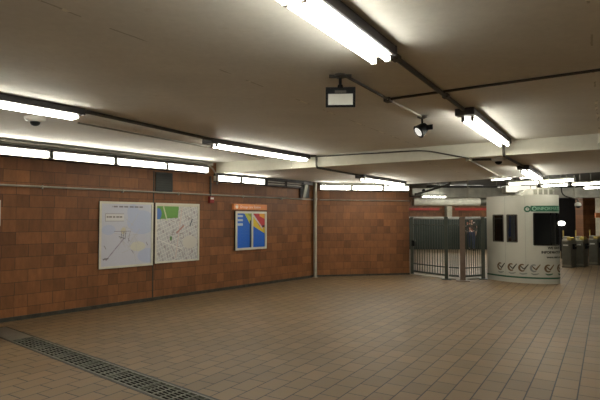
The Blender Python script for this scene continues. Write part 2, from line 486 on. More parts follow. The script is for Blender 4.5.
# wireways above the strips
def rail(name, label, cat, mb, mat, loc, rz):
    o = mb.build(name, mat); o.location = loc; o.rotation_euler = (0,0,rz); return tag(o, label, cat)
rail('cable_trunking', 'pale grey cable trunking above the strip lights on the left wall', 'trunking',
     MB().box(-14, -0.10, 2.850, 4.30, -0.003, H1-0.002, 0.006), M['trunk'], (*W(0), 0), AW)
rail('cable_trunking', 'thin dark trunking over the lower strip lights left of the corner post', 'trunking',
     MB().box(4.40, -0.12, 2.672, 7.85, -0.003, H2-0.002, 0.003), M['housing'], (*W(0), 0), AW)
rail('cable_trunking', 'thin trunking over the strip lights on the back wall', 'trunking',
     MB().box(0.08, -0.12, 2.632, LB-0.02, -0.003, H2-0.002, 0.003), M['trunk'], (*B(0), 0), AW2)

def pipe(name, label, pts, r, mat, cat='conduit', n=8):
    o = MB().tube(pts, r, n).build(name, mat, None, True)
    return tag(o, label, cat)
def bend(pts, k=4, f=0.35):
    """rounds the corners of a polyline"""
    out = [Vector(pts[0])]
    for i in range(1, len(pts)-1):
        p = Vector(pts[i]); a = Vector(pts[i-1]); c = Vector(pts[i+1])
        m = min((p-a).length, (c-p).length)*f
        a2 = p + (a-p).normalized()*m; c2 = p + (c-p).normalized()*m
        for j in range(k+1):
            t = j/k; out.append(a2*(1-t)**2 + p*2*t*(1-t) + c2*t*t)
    out.append(Vector(pts[-1])); return out

pipe('conduit', 'grey conduit running along the trunking then bending down at the ceiling step',
     bend([(*W(-13,0.15), 2.885), (*W(3.95,0.15), 2.885), (*W(4.25,0.13), 2.80), (*W(4.43,0.10), 2.60), (*W(4.45,0.06), 2.45)], 5), 0.018, M['pipe_grey'])
pipe('conduit', 'long pale conduit crossing the left brick wall above the maps',
     [(*W(-13,0.03), 2.19), (*W(LW-0.05,0.03), 2.20)], 0.017, M['pipe_grey'])
pipe('conduit', 'pale conduit crossing the back wall right of the corner post',
     [(*B(0.10,0.03), 2.20), (*B(LB,0.03), 2.19)], 0.013, M['pipe_grey'])
pipe('conduit', 'dark vertical conduit dropping to the red fire alarm',
     [(*W(4.28,0.03), 2.62), (*W(4.28,0.03), 2.17)], 0.022, M['pipe_dark'])
for s in (0.6, 2.1, 3.4, 5.3, 6.7):
    o = MB().box(-0.012,-0.052,-0.03,0.012,-0.002,0.03,0.003).build('pipe_strap', M['pipe_grey']); o.location = (*W(s), 2.19); o.rotation_euler = (0,0,AW)
    tag(o, {0.6:'pipe strap on the wall conduit left of the pale map', 2.1:'pipe strap on the wall conduit above the pale map', 3.4:'pipe strap on the wall conduit above the street map',
            5.3:'pipe strap on the wall conduit above the orange sign', 6.7:'pipe strap on the wall conduit right of the orange sign'}[s], 'strap', 'conduit straps on the left wall')

z1 = H1-0.022; z2 = H2-0.022
pipe('conduit', 'dark conduit joining the nearest ceiling light to the one by the ceiling step',
     [(*gr(3.50,RA+0.02), z1), (*gr(5.88,RA+0.02), z1)], 0.022, M['pipe_dark'])
pipe('conduit', 'dark conduit dropping over the ceiling step towards the light above the booth',
     bend([(*gr(8.50,RA), z1), (*gr(8.66,RA), z1-0.02), (*gr(8.66,RA), z2-0.0), (*gr(10.55,RA+0.04), z2)], 4, 0.3), 0.022, M['pipe_dark'])
pipe('conduit', 'thick dark conduit between the left ceiling light and the left of centre one',
     [(-2.55, 5.82, z1), (-1.40, 7.95, z1)], 0.024, M['pipe_dark'])
pipe('conduit', 'dark conduit bent over the ceiling step behind the left of centre light',
     bend([(0.22, 10.05, z1), (0.33, 10.02, z1), (0.33, 10.00, z2), (1.42, 11.78, z2)], 4, 0.3), 0.022, M['pipe_dark'])
pipe('conduit', 'thin conduit on the ceiling between the left lights and the wall',
     [(-2.95, 6.60, H1-0.014), (-1.75, 8.66, H1-0.014), (-1.25, 9.42, H1-0.014), (-0.75, 10.60, H1-0.014)], 0.012, M['pipe_grey'])
pipe('conduit', 'thin dark conduit crossing the ceiling to the right edge of the photo',
     [(0.94, 5.29, H1-0.014), (0.94+R.x*6, 5.29-0.553*6, H1-0.014)], 0.013, M['pipe_dark'])
pipe('conduit', 'dark conduit from the square floodlight mount to the small junction box',
     [(0.42, 4.44, H1-0.014), (0.94, 5.29, H1-0.014)], 0.014, M['pipe_dark'])
pipe('conduit', 'pale conduit from the junction box to the black spotlight mount',
     [(0.94, 5.29, H1-0.014), (1.52, 6.20, H1-0.014)], 0.014, M['pipe_cream'])
q0 = bl(1.3); q1 = bl(3.05)
def off(p, k): return (p[0]-G.x*k, p[1]-G.y*k)
pipe('conduit', 'conduit along the top of the pale ceiling step, crossing down to the lower ceiling',
     bend([(*off(bl(-0.1),0.016), H1-0.03), (*off(bl(0.75),0.016), H1-0.04), (*off(q0,0.016), H1-0.05), (*off(bl(2.15),0.016), H1-0.06), (*off(bl(2.92),0.016), H2-0.016), (2.94, 8.66, z2)], 4, 0.25), 0.013, M['pipe_dark'])
pipe('conduit', 'pale straight conduit on the lower ceiling running from the junction box towards the booth',
     [(2.94, 8.66, z2), (4.88, 12.14, z2)], 0.014, M['pipe_cream'])
pipe('conduit', 'short dark conduit from the junction box to the ceiling dome camera',
     [(2.94, 8.66, z2), (3.36, 8.60, z2)], 0.018, M['pipe_dark'])

def jbox(x, y, z, label, r=0.035, mat='pipe_dark'):
    t = thing('junction_box', label, 'junction box', (x, y, z), AG)
    MB().box(-r*1.4, -r, -0.045, r*1.4, r, 0, 0.006).build('body', M[mat], t)
    MB().tube([(-r*2, 0, -0.022), (r*2, 0, -0.022)], 0.018, 8).build('fitting', M[mat], t)
    return t
jbox(0.94, 5.29, H1, 'small junction box where three conduits meet between the floodlight and spotlight')
jbox(2.94, 8.66, H2, 'pale junction box on the lower ceiling beside the dome camera', 0.05, 'pipe_cream')
jbox(*gr(3.72, RA+0.02), H1, 'junction box on the conduit just past the nearest ceiling light', 0.03)
jbox(*gr(5.15, RA+0.02), H1, 'junction box where the crossing conduit passes over the centre row conduit', 0.03)
jbox(4.90, 12.18, H2, 'small cream junction box at the end of the pale straight conduit', 0.05, 'pipe_cream')

# ------------------------------------------------------------------ floodlight, spotlight, dome cameras
t = thing('floodlight', 'square black floodlight with a pale glass face hanging from the ceiling', 'floodlight', (0.36, 4.43, H1), math.radians(-3))
MB().lathe([(0.055,0),(0.055,-0.02),(0.03,-0.03)], 16).build('mount', M['pipe_dark'], t, True)
MB().tube([(-0.10,0,-0.012),(0.10,0,-0.012)], 0.018, 8).build('bracket', M['pipe_dark'], t, True)
MB().tube([(0,0,-0.02),(0,0,-0.125)], 0.013, 8).build('stem', M['black'], t, True)
MB().lathe([(0.022,-0.02),(0.026,0),(0.022,0.02)], 10, (0,0,-0.112)).build('knuckle', M['black'], t, True)
tilt = Matrix.Rotation(math.radians(14), 3, 'X')
def tilted(mb, c):
    mb.v = [tuple(tilt @ Vector(p) + Vector(c)) for p in mb.v]; return mb
c0 = (0, -0.01, -0.205)
case = MB().add([(-.128,-.05,-.085),(.128,-.05,-.085),(.128,-.05,.085),(-.128,-.05,.085),(-.075,.075,-.055),(.075,.075,-.055),(.075,.075,.055),(-.075,.075,.055)],
                [(0,1,2,3),(7,6,5,4),(0,4,5,1),(1,5,6,2),(2,6,7,3),(3,7,4,0)])
tilted(case, c0).build('case', M['black'], t)
rim = MB()
for x0, z0_, x1, z1_ in ((-.13,-.087,.13,-.066),(-.13,.030,.13,.087),(-.13,-.066,-.108,.030),(.108,-.066,.13,.030)):
    rim.box(x0,-.060,z0_,x1,-.0501,z1_)
tilted(rim, c0).build('rim', M['black'], t)
tilted(MB().box(-.108,-.056,-.066,.108,-.0505,.030), c0).build('lens', M['lens'], t)
tilted(MB().box(-.05,-.062,.036,.05,-.0605,.060), c0).build('visor_plate', M['pipe_dark'], t)

t = thing('spotlight', 'round black spotlight with a bright lens hanging below the ceiling', 'spotlight', (1.53, 6.22, H1), math.radians(-40))
MB().lathe([(0.06,0),(0.06,-0.02),(0.03,-0.035)], 16).build('mount', M['pipe_dark'], t, True)
MB().tube([(0,0,-0.03),(0,0,-0.11)], 0.013, 8).build('stem', M['black'], t, True)
ax = Matrix.Rotation(math.radians(126), 3, 'X') @ Matrix.Identity(3)
ax = Matrix.Rotation(math.radians(-35), 3, 'Z') @ ax
cc = (0, 0, -0.165)
MB().lathe([(0.030,-0.075),(0.055,-0.06),(0.068,-0.02),(0.082,0.055),(0.088,0.065)], 20, cc, ax).build('bell', M['black'], t, True)
MB().lathe([(0.056,0.0655),(0.060,0.070),(0.02,0.076)], 20, cc, ax).build('lens', M['lamp_lens'], t, True)
MB().box(0.04, 0.00, -0.185, 0.14, 0.008, -0.12, 0.003).build('barn_door', M['black'], t)

def dome(x, y, z, label):
    t = thing('dome_camera', label, 'camera', (x, y, z))
    MB().lathe([(0.125,0),(0.125,-0.02),(0.11,-0.045),(0.07,-0.06)], 24).build('base', M['camwhite'], t, True)
    MB().lathe([(0.062,-0.061),(0.058,-0.08),(0.042,-0.10),(0.02,-0.11),(0.004,-0.113)], 20).build('dome', M['black'], t, True)
    return t
dome(-3.36, 6.30, H1, 'white dome camera with a dark bubble under the left ceiling light')
t = dome(3.42, 8.58, H2, 'white dome camera on the lower ceiling near the end of the second centre light')

# ------------------------------------------------------------------ printed sheets
def sheet(name, wd, hg, nx, nz, fn, parent, y):
    """printed sheet in local x / z, colour of the print per cell"""
    vs = [(wd*i/nx, y, hg*j/nz) for j in range(nz+1) for i in range(nx+1)]
    fs = [(j*(nx+1)+i, j*(nx+1)+i+1, (j+1)*(nx+1)+i+1, (j+1)*(nx+1)+i) for j in range(nz) for i in range(nx)]
    me = bpy.data.meshes.new(name); me.from_pydata(vs, [], fs)
    at = me.color_attributes.new('Print', 'FLOAT_COLOR', 'CORNER')
    cols = []
    for j in range(nz):
        for i in range(nx):
            c = fn((i+.5)/nx, (j+.5)/nz); cols += list((lin(c[0]), lin(c[1]), lin(c[2]), 1.0))*4
    at.data.foreach_set('color', cols)
    me.materials.append(M['print'])
    o = bpy.data.objects.new(name, me); COL.objects.link(o); o.parent = parent
    return o
def seg(x, y, a, b, c, d, w):
    """is (x,y) within w of the segment"""
    L2 = (c-a)**2+(d-b)**2; t = max(0, min(1, ((x-a)*(c-a)+(y-b)*(d-b))/L2))
    return math.hypot(x-a-t*(c-a), y-b-t*(d-b)) < w
rn = random.Random(3)
blobs = [(rn.random(), rn.random(), rn.uniform(.03,.09)) for _ in range(14)]
roads = [(rn.uniform(.05,.95), rn.uniform(.05,.75), rn.uniform(-.25,.25), rn.uniform(-.25,.25)) for _ in range(46)]
def map_pale(x, y):
    c = (190,191,204)
    if math.hypot((x-.80)/.30, (y-.70)/.20) < 1 or math.hypot((x-.62)/.12, (y-.86)/.14) < 1 or math.hypot((x-.92)/.2, (y-.14)/.12) < 1 or math.hypot((x-.14)/.13,(y-.58)/.08) < 1:
        c = (176,184,208)
    if math.hypot((x-.72)/.16, (y-.30)/.08) < 1: c = (200,198,186)
    if math.hypot((x-.43)/.055, (y-.56)/.055) < 1: c = (196,188,164)
    for a, b, dx, dy in roads[:24]:
        if seg(x, y, .3+a*.4, .2+b*.6, .3+a*.4+dx*.9, .2+b*.6+dy*.9, .004): c = (182,180,184)
    if seg(x, y, .25,.555,.58,.555,.005): c = (124,120,132)
    for xx in (.40,.44,.48): 
        if seg(x, y, xx,.555,xx-.02,.44,.006): c = (120,116,124)
    if seg(x, y, .56,.54,.52,.36,.005): c = (140,136,144)
    if seg(x, y, .44,.44,.10,.10,.008): c = (144,132,152)
    if seg(x, y, .34,.47,.47,.43,.006): c = (110,104,112)
    if seg(x, y, .05,.115,.13,.125,.012): c = (120,116,124)
    for a, b in ((.60,.24),(.90,.36),(.52,.44),(.06,.33)):
        if seg(x, y, a, b, a+.03, b-.05, .006): c = (130,126,132)
    if .07 < x < .44 and .72 < y < .84:
        c = (204,202,204)
        if y > .832 or y < .726 or x < .078: c = (140,136,138)
        if .776 < y < .796 and .10 < x < .41 and int(x*60) % 4: c = (128,122,120)
    if y > .925 and .20 < x < .82 and .94 < y < .965 and int(x*48) % 5: c = (128,122,132)
    return c
def map_street(x, y):
    c = (178,178,180)
    gx = x*math.cos(.35)+y*math.sin(.35); gy = -x*math.sin(.35)+y*math.cos(.35)
    if (gx*17) % 1 < .17 or (gy*15) % 1 < .17: c = (206,204,200)
    else:
        k = (int(gx*17)*31 + int(gy*15)*17) % 11
        if k in (1, 7): c = (166,164,166)
        if k == 4: c = (156,150,154)
    for a, b, dx, dy in roads:
        if seg(x, y, a, b, a+dx*.4, b+dy*.4, .006): c = (150,142,142)
    if seg(x, y, .45,.05,.60,.95,.012): c = (196,178,172)
    if seg(x, y, .05,.38,.60,.20,.010): c = (208,206,202)
    if seg(x, y, .48,.50,.64,.62,.016): c = (164,122,116)
    if math.hypot((x-.80)/.18, (y-.32)/.12) < 1: c = (196,192,184)
    if math.hypot((x-.335)/.03, (y-.40)/.04) < 1: c = (92,128,80)
    if seg(x, y, .80,.62,.86,.74,.012): c = (82,86,96)
    if x < .52 - (.95-y)*.12 and y > .74 + x*.06: c = (104,152,76)
    if seg(x, y, .16,.96,.24,.73,.014): c = (190,196,160)
    if math.hypot((x-.04)/.075, (y-.84)/.10) < 1: c = (84,120,186)
    if y > .975: c = (196,190,170)
    return c

def framed(name, label, cat, s, z, wd, hg, fr, fn, nx, nz, group=None):
    t = thing(name, label, cat, (*W(s), z), AW, group)
    MB().box(0, -0.028, 0, wd, -0.004, hg).build('backing', M['black'], t)
    f = MB()
    for x0, z0_, x1, z1_ in ((0,0,wd,fr),(0,hg-fr,wd,hg),(0,fr,fr,hg-fr),(wd-fr,fr,wd,hg-fr)):
        f.box(x0, -0.045, z0_, x1, -0.0281, z1_)
    f.build('frame', M['frame'], t)
    sh = sheet('printed_map', wd-2*fr, hg-2*fr, nx, nz, fn, t, -0.0285); sh.location = (fr, 0, fr)
    return t
framed('wall_map', 'pale grey and lilac transit map in a cream frame, left of the two wall maps', 'map', 1.63, 0.72, 1.15, 1.26, 0.040, map_pale, 110, 120, 'wall maps')
framed('wall_map', 'street map with a green park corner, right of the two cream-framed wall maps', 'map', 2.83, 0.745, 1.13, 1.235, 0.036, map_street, 110, 120, 'wall maps')
framed('wall_map', 'sliver of a framed pale notice cut by the left edge of the photo', 'notice', -1.195, 1.54, 1.155, 0.41, 0.035, map_pale, 60, 24, None)

# blue two panel information case and its orange header
t = thing('notice_case', 'blue and yellow two-panel information poster in a silver frame under the orange sign', 'poster', (*W(5.03), 0.905), AW)
wd, hg, fr = 1.06, 0.93, 0.050
MB().box(0, -0.045, 0, wd, -0.004, hg).build('backing', M['black'], t)
f = MB()
mid = wd*0.525
for x0, z0_, x1, z1_ in ((0,0,wd,fr),(0,hg-fr,wd,hg),(0,fr,fr,hg-fr),(wd-fr,fr,wd,hg-fr),(mid-.025,fr,mid+.025,hg-fr)):
    f.box(x0, -0.07, z0_, x1, -0.0451, z1_)
f.build('frame', M['frame'], t)
def pan_l(x, y):
    c = (34,98,200)
    if y < .62 and (y*22) % 1 < .3 and int(x*9+y*40) % 3: c = (52,108,196)
    if y > .62 and .05 < x < .42:
        for yy in (.92,.80,.68):
            if abs(y-yy) < .032: c = (170,186,206)
    if x-.52 > (1-y)*1.25: c = (192,190,60)
    if x > .72 and y > .90 and x-.72 > (1-y)*2: c = (150,160,60)
    if x > .9 and y < .8: c = (24,40,80)
    return c
def pan_r(x, y):
    c = (30,96,202)
    if y < .58 and (y*22) % 1 < .3 and int(x*9+y*40) % 3: c = (50,106,196)
    if y > .66 - x*.24 - .02 + .0: 
        c = (216,186,52)
    if y > .42 + (1-x)*.28 and y <= .70 - x*.24 + .1 : c = (216,186,52)
    if 1-y < .40 and x+ (1-y)*.2 > .05 and y > .97 - x*.62 and y > .62: c = (184,52,60)
    if abs(y - (.98-x*.52)) < .035 and x < .85: c = (206,196,196)
    if x > .55 and y > .84 + (1-x)*.2: c = (222,160,56)
    if x > .78 and .58 < y < .66: c = (80,28,40)
    return c
a = sheet('poster_panel', mid-.025-fr, hg-2*fr, 50, 84, pan_l, t, -0.0455); a.location = (fr, 0, fr)
a = sheet('poster_panel', wd-fr-mid-.025, hg-2*fr, 50, 84, pan_r, t, -0.0455); a.location = (mid+.025, 0, fr)
t = thing('sign', 'narrow orange station sign with white letters above the blue poster', 'sign', (*W(4.97), 1.875), AW)
MB().box(0, -0.06, 0, 1.14, -0.004, 0.135, 0.004).build('panel', M['orange'], t)
vs, fs = text_mesh('Orange Line Station', 0.088)
MB().add([(x+0.20, -0.0615, y+0.038) for x, y, z in vs], fs).build('lettering', M['white_ink'], t)
ring = MB(); n = 20
ring.add([(0.10+0.045*math.cos(2*PI*k/n), -0.0612, 0.0675+0.045*math.sin(2*PI*k/n)) for k in range(n)], [tuple(range(n))])
ring.build('roundel', M['white_ink'], t)
vs, fs = text_mesh('T', 0.085)
MB().add([(x+0.073, -0.0616, y+0.038) for x, y, z in vs], fs).build('roundel_letter', M['ink'], t)

# dark panel, alarm, corner post, bracket
t = thing('vent_panel', 'dark grey square vent panel high on the brick wall under the strip lights', 'vent', (*W(2.84), 2.215), AW)
MB().box(0, -0.02, 0, 0.42, -0.003, 0.40, 0.004).build('frame', M['louver'], t)
for k in range(7):
    MB().add([(0.03,-0.035,0.035+k*.049),(0.39,-0.035,0.035+k*.049),(0.39,-0.021,0.075+k*.049),(0.03,-0.021,0.075+k*.049)], [(0,1,2,3)]).build('slat', M['louver'], t)
t = thing('fire_alarm', 'small red fire alarm box with a white plate on the left wall conduit', 'alarm', (*W(4.23), 2.01), AW)
MB().box(0, -0.07, 0, 0.13, -0.003, 0.15, 0.008).build('body', M['alarm'], t)
MB().box(0.02, -0.078, 0.085, 0.11, -0.0705, 0.125).build('plate', M['camwhite'], t)
MB().box(0.03, -0.08, 0.02, 0.10, -0.0705, 0.05, 0.003).build('pull_handle', M['alarm'], t)
t = thing('post', 'tall pale steel corner post standing where the two brick walls meet', 'post', (*W(LW-0.15, 0.085), 0))
MB().tube([(0,0,0.02),(0,0,H2-0.002)], 0.05, 16).build('shaft', M['post_paint'], t, True)
MB().lathe([(.078,0),(.078,.015),(.05,.02)], 16).build('base_plate', M['post_paint'], t)
MB().lathe([(0.058,2.19),(0.06,2.2),(0.06,2.24),(0.058,2.25)], 16).build('collar', M['pipe_grey'], t, True)
t = thing('bracket', 'dark slanted steel bracket under the lower ceiling left of the corner post', 'bracket', (*W(7.64), 0), AW)
MB().prism_y([(-0.15,2.235),(-0.04,2.235),(0.10,2.64),(-0.02,2.64)], -0.10, -0.075).build('slanted_plate', M['turn_dark'], t)
MB().box(-0.15,-0.03,2.235,0.24,-0.004,2.60,0.004).build('backing_plate', M['louver'], t)
MB().box(-0.17,-0.14,2.60,0.28,-0.004,H2-0.03,0.004).build('top_plate', M['housing'], t)
MB().box(-0.19,-0.06,2.235,-0.165,-0.004,2.60).build('upright', M['housing'], t)

# ------------------------------------------------------------------ drain grates
secL = 0.60
def grate_section(label):
    t = thing('drain_grate', label, 'drain grate', (0,0,0), 0, 'steel drain grates in the floor')
    fr_ = MB()
    for x0, y0, x1, y1 in ((0,-.15,secL,-.128),(0,.128,secL,.15),(0,-.128,.012,.128),(secL-.012,-.128,secL,.128)):
        fr_.box(x0, y0, -0.03, x1, y1, 0.003)
    fr_.build('frame', M['grate'], t)
    for k in range(5):
        y = -0.128 + (k+1)*0.256/6
        MB().box(.012, y-.006, -0.006, secL-.012, y+.006, 0.001).build('bar', M['grate'], t)
    for k in range(4):
        x = (k+1)*secL/5
        MB().box(x-.009, -.128, -0.006, x+.009, .128, 0.002).build('cross_bar', M['grate'], t)
    return t
gs = ['first grate section after the solid plate at the left edge', 'second drain grate section from the solid plate', 'third drain grate section from the solid plate',
      'fourth drain grate section from the solid plate', 'fifth drain grate section from the solid plate', 'sixth drain grate section, reaching the bottom edge of the photo', 'drain grate section just below the bottom edge of the photo', 'last drain grate section, below the bottom edge of the photo']
g0 = grate_section(gs[0])
t0 = -1.72
for k in range(8):
    o = g0 if k == 0 else dup(g0, (0,0,0), 0, gs[k])
    o.location = (*dr(t0+k*(secL+0.004), 0), 0); o.rotation_euler = (0,0,math.atan2(dd.y, dd.x))
rot = math.atan2(dd.y, dd.x)
o = MB().box(-1.0, -.148, -0.03, -0.01, .148, 0.003, 0.002).build('drain_cover', M['turn_dark']); o.location = (*dr(t0,0),0); o.rotation_euler = (0,0,rot)
tag(o, 'solid steel plate closing the drain at the left edge of the photo', 'drain cover')
for y0, y1, nm, lab in ((.1505,.178,'trim_8',''),(-.178,-.1505,'trim_9','')):
    o = struct(nm, MB().box(-2.75, y0, -0.02, 3.2, y1, 0.002), M['grime']); o.location = (DC.x, DC.y, 0); o.rotation_euler = (0,0,rot)

# ------------------------------------------------------------------ gate
GH = 1.69
def gate_post(x, y, r, label, base=0.0, mat='gate_paint', h=GH):
    t = thing('gate_post', label, 'post', (x, y, 0), math.radians(-18), None)
    MB().box(-r, -r, 0.012, r, r, h, 0.006).build('shaft', M[mat], t)
    MB().box(-r-0.008, -r-0.008, h, r+0.008, r+0.008, h+0.02, 0.004).build('cap', M[mat], t)
    MB().box(-r-base, -r-base, 0, r+base, r+base, 0.02 if base else 0.012, 0.004).build('base_plate', M[mat], t)
    return t
g = [Vector((3.33,14.90)), Vector((4.0,13.72)), Vector((4.36,13.45)), Vector((5.03,13.79))]
gate_post(g[0].x, g[0].y, 0.045, 'dark gate post against the end of the back brick wall', 0.01)
gate_post(g[1].x, g[1].y, 0.048, 'gate post with latch between the wide and narrow gate panels', 0.08)
gate_post(g[2].x, g[2].y, 0.07, 'thick worn gate post on a wide base plate in the middle of the gate', 0.11, 'gate_red')
gate_post(g[3].x, g[3].y, 0.05, 'gate post touching the left side of the white booth', 0.06)
def gate_panel(a, b, nb, label, ra, rb):
    d = b-a; L = d.length
    t = thing('barred_gate', label, 'gate', (a.x, a.y, 0), math.atan2(d.y, d.x), None)
    x0, x1 = ra+0.022, L-rb-0.022
    for z, hh, nm in ((GH-0.045,0.04,'top_rail'),(GH-0.22,0.025,'upper_rail'),(0.32,0.03,'lower_rail'),(0.09,0.05,'bottom_rail')):
        MB().box(x0, -0.018, z, x1, 0.018, z+hh).build(nm, M['steel'] if nm in ('top_rail',) else M['gate_paint'], t)
    for k in range(nb):
        x = x0 + (k+0.5)*(x1-x0)/nb
        MB().tube([(x,-0.0,0.10),(x,0.0,GH-0.03)], 0.0115, 6).build('bar', M['gate_paint'], t, True)
    return t
t = gate_panel(g[0], g[1], 12, 'widest barred gate panel between the brick wall and the latch post', 0.05, 0.055)
MB().box(t.children[0].data.vertices[1].co.x-0.10, -0.05, 0.85, t.children[0].data.vertices[1].co.x, 0.05, 1.02, 0.006).build('latch', M['black'], t)
gate_panel(g[1], g[2], 5, 'narrow barred panel between the latch post and the thick post', 0.055, 0.08)
gate_panel(g[2], g[3], 7, 'barred panel between the thick post and the white booth', 0.085, 0.055)
th = MB()
nrm = [(-0.06, -0.06)]
pl = [g[0]+Vector((-.02,-.12)), g[1]+Vector((-.05,-.14)), g[3]+Vector((.02,0.05)), g[3]+Vector((0,.32)), g[1]+Vector((.12,.25)), g[0]+Vector((.12,.1))]
struct('trim_10', MB().prism([tuple(p) for p in [g[0]+Vector((-.06,-.04)), g[1]+Vector((-.05,.09)), g[2]+Vector((0,.13)), g[3]+Vector((.02,.07)), g[3]+Vector((0,.30)), g[1]+Vector((.17,.22)), g[0]+Vector((.14,.06))]], 0.0005, 0.03), M['conc'])

# ------------------------------------------------------------------ booth
K = [(5.17,13.86),(5.36,13.38),(5.62,13.03),(5.95,12.83),(6.25,12.75),(6.48,12.76),(6.64,12.85),(6.75,13.05),(6.82,13.35),(6.85,13.8),(6.85,14.6)]
def crm(p0, p1, p2, p3, t):
    return Vector([.5*((2*b)+(-a+c)*t+(2*a-5*b+4*c-d)*t*t+(-a+3*b-3*c+d)*t**3) for a, b, c, d in zip(p0, p1, p2, p3)])
PR = []
for i in range(len(K)-1):
    a = K[max(i-1,0)]; d = K[min(i+2,len(K)-1)]
    for j in range(8): PR.append(crm(a, K[i], K[i+1], d, j/8))
PR.append(Vector(K[-1]))
PU = [0.0]
for a, b in zip(PR, PR[1:]): PU.append(PU[-1] + (b-a).length)
def on(u_, out=0.0):
    """point of the curved booth front at arc length u_, pushed outward"""
    i = 0
    while i < len(PU)-2 and PU[i+1] < u_: i += 1
    t = (u_-PU[i])/(PU[i+1]-PU[i])
    p = PR[i].lerp(PR[i+1], t)
    def tan(k):
        k0 = max(0, k-1); k1 = min(len(PR)-1, k+1); return (PR[k1]-PR[k0]).normalized()
    d = tan(i).lerp(tan(i+1), max(0, min(1, t))).normalized()
    n = Vector((d.y, -d.x))
    return p + n*out
UE = PU[-1]
BH = 2.23
booth = thing('ticket_booth', 'white curved ticket booth with dark windows and a green stripe at its base', 'booth', (6.0, 13.7, 0))
def bpt(u_, out, z): p = on(u_, out); return (p.x-6.0, p.y-13.7, z)
wins = [(0.25,0.605,1.05,1.76), (0.71,0.985,1.05,1.76), (1.375,2.55,0.985,1.80)]
us = sorted(set([0.0, UE] + [w_[k] for w_ in wins for k in (0,1)] + [i*0.06 for i in range(int(UE/0.06)+1)]))
zs = [0.0, 0.985, 1.05, 1.76, 1.80, BH]
mb = MB()
idx = {}
for i, u_ in enumerate(us):
    for j, z in enumerate(zs):
        idx[i,j] = len(mb.v); mb.v.append(bpt(u_, 0, z))
for i in range(len(us)-1):
    for j in range(len(zs)-1):
        cu, cz = (us[i]+us[i+1])/2, (zs[j]+zs[j+1])/2
        if any(a < cu < b and c < cz < d for a, b, c, d in wins): continue
        mb.f.append((idx[i,j], idx[i+1,j], idx[i+1,j+1], idx[i,j+1]))
# plain back and left side of the shell
bk = [K[-1], (6.6,15.2), (5.8,15.2), (5.52,14.6), K[0]]
n0 = len(mb.v)
for x, y in bk: mb.v += [(x-6.0, y-13.7, 0.0), (x-6.0, y-13.7, BH)]
for k in range(len(bk)-1): mb.f.append((n0+2*k, n0+2*k+2, n0+2*k+3, n0+2*k+1))
shell = mb.build('shell', M['booth'], booth)
so = shell.modifiers.new('wall thickness', 'SOLIDIFY'); so.thickness = 0.05; so.offset = -1
# inside lining so that the windows look into a dim room
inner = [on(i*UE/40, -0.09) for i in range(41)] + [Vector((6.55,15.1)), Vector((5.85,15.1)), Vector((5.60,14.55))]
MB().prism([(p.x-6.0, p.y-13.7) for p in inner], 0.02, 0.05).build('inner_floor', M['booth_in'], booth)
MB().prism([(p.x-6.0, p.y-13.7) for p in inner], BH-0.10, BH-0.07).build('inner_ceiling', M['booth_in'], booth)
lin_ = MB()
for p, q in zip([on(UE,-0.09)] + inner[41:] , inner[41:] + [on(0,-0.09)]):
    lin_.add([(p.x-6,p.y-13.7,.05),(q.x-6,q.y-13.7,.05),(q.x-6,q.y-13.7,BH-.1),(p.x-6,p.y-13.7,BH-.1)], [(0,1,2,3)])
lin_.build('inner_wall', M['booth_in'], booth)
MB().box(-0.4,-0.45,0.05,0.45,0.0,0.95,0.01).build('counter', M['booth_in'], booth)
for i, (a, b, c, d) in enumerate(wins):
    n = max(3, int((b-a)/0.05)); gl = MB(); fm = MB()
    for k in range(n):
        u0, u1 = a+(b-a)*k/n, a+(b-a)*(k+1)/n
        gl.add([bpt(u0,-.015,c),bpt(u1,-.015,c),bpt(u1,-.015,d),bpt(u0,-.015,d)], [(0,1,2,3)])
        for z0_, z1_ in ((c-.012,c+.012),(d-.012,d+.012)):
            fm.add([bpt(u0,.006,z0_),bpt(u1,.006,z0_),bpt(u1,.006,z1_),bpt(u0,.006,z1_),bpt(u0,-.02,z0_),bpt(u1,-.02,z0_),bpt(u1,-.02,z1_),bpt(u0,-.02,z1_)],
                   [(0,1,2,3),(4,0,3,7),(1,5,6,2),(3,2,6,7),(0,4,5,1)])
    for u0, u1 in ((a-.012,a+.012),(b-.012,b+.012)):
        fm.add([bpt(u0,.006,c),bpt(u1,.006,c),bpt(u1,.006,d),bpt(u0,.006,d),bpt(u0,-.02,c),bpt(u1,-.02,c),bpt(u1,-.02,d),bpt(u0,-.02,d)],
               [(0,1,2,3),(4,0,3,7),(1,5,6,2)])
    wf = fm.build('window_frame', M['black'] if i == 2 else M['pipe_dark'], booth)
    gl.build('pane', M['glass'], wf)
for u_ in (1.80,):
    mu = MB().tube([bpt(u_,-.02,0.985), bpt(u_,-.02,1.80)], 0.012, 6).build('mullion', M['black'], booth)
# roof, green stripe, kick plate joint
outl = [on(i*UE/48, 0.012) for i in range(49)] + [Vector((6.61,15.22)), Vector((5.79,15.22)), Vector((5.51,14.6))]
MB().prism([(p.x-6.0, p.y-13.7) for p in outl], BH, BH+0.03).build('roof', M['booth'], booth)
def band(z0_, z1_, u0, u1, out, name, mat):
    n = max(2, int((u1-u0)/0.05)); m_ = MB()
    for k in range(n):
        a, b = u0+(u1-u0)*k/n, u0+(u1-u0)*(k+1)/n
        m_.add([bpt(a,out,z0_),bpt(b,out,z0_),bpt(b,out,z1_),bpt(a,out,z1_)], [(0,1,2,3)])
    return m_.build(name, mat, booth)
band(0.125, 0.165, 0.0, UE, 0.004, 'green_stripe', M['green'])
band(1.84, 1.99, 1.31, 2.6, 0.005, 'header_panel', M['green'])
for u_ in (0.655, 1.18):
    MB().tube([bpt(u_,0.001,0.17), bpt(u_,0.001,BH)], 0.003, 4).build('panel_joint', M['ink_grey'], booth)
def on_booth(vs, fs, u0, z0_, name, mat, out=0.007):
    return MB().add([bpt(u0+x, out, z0_+y) for x, y, z in vs], fs).build(name, mat, booth)
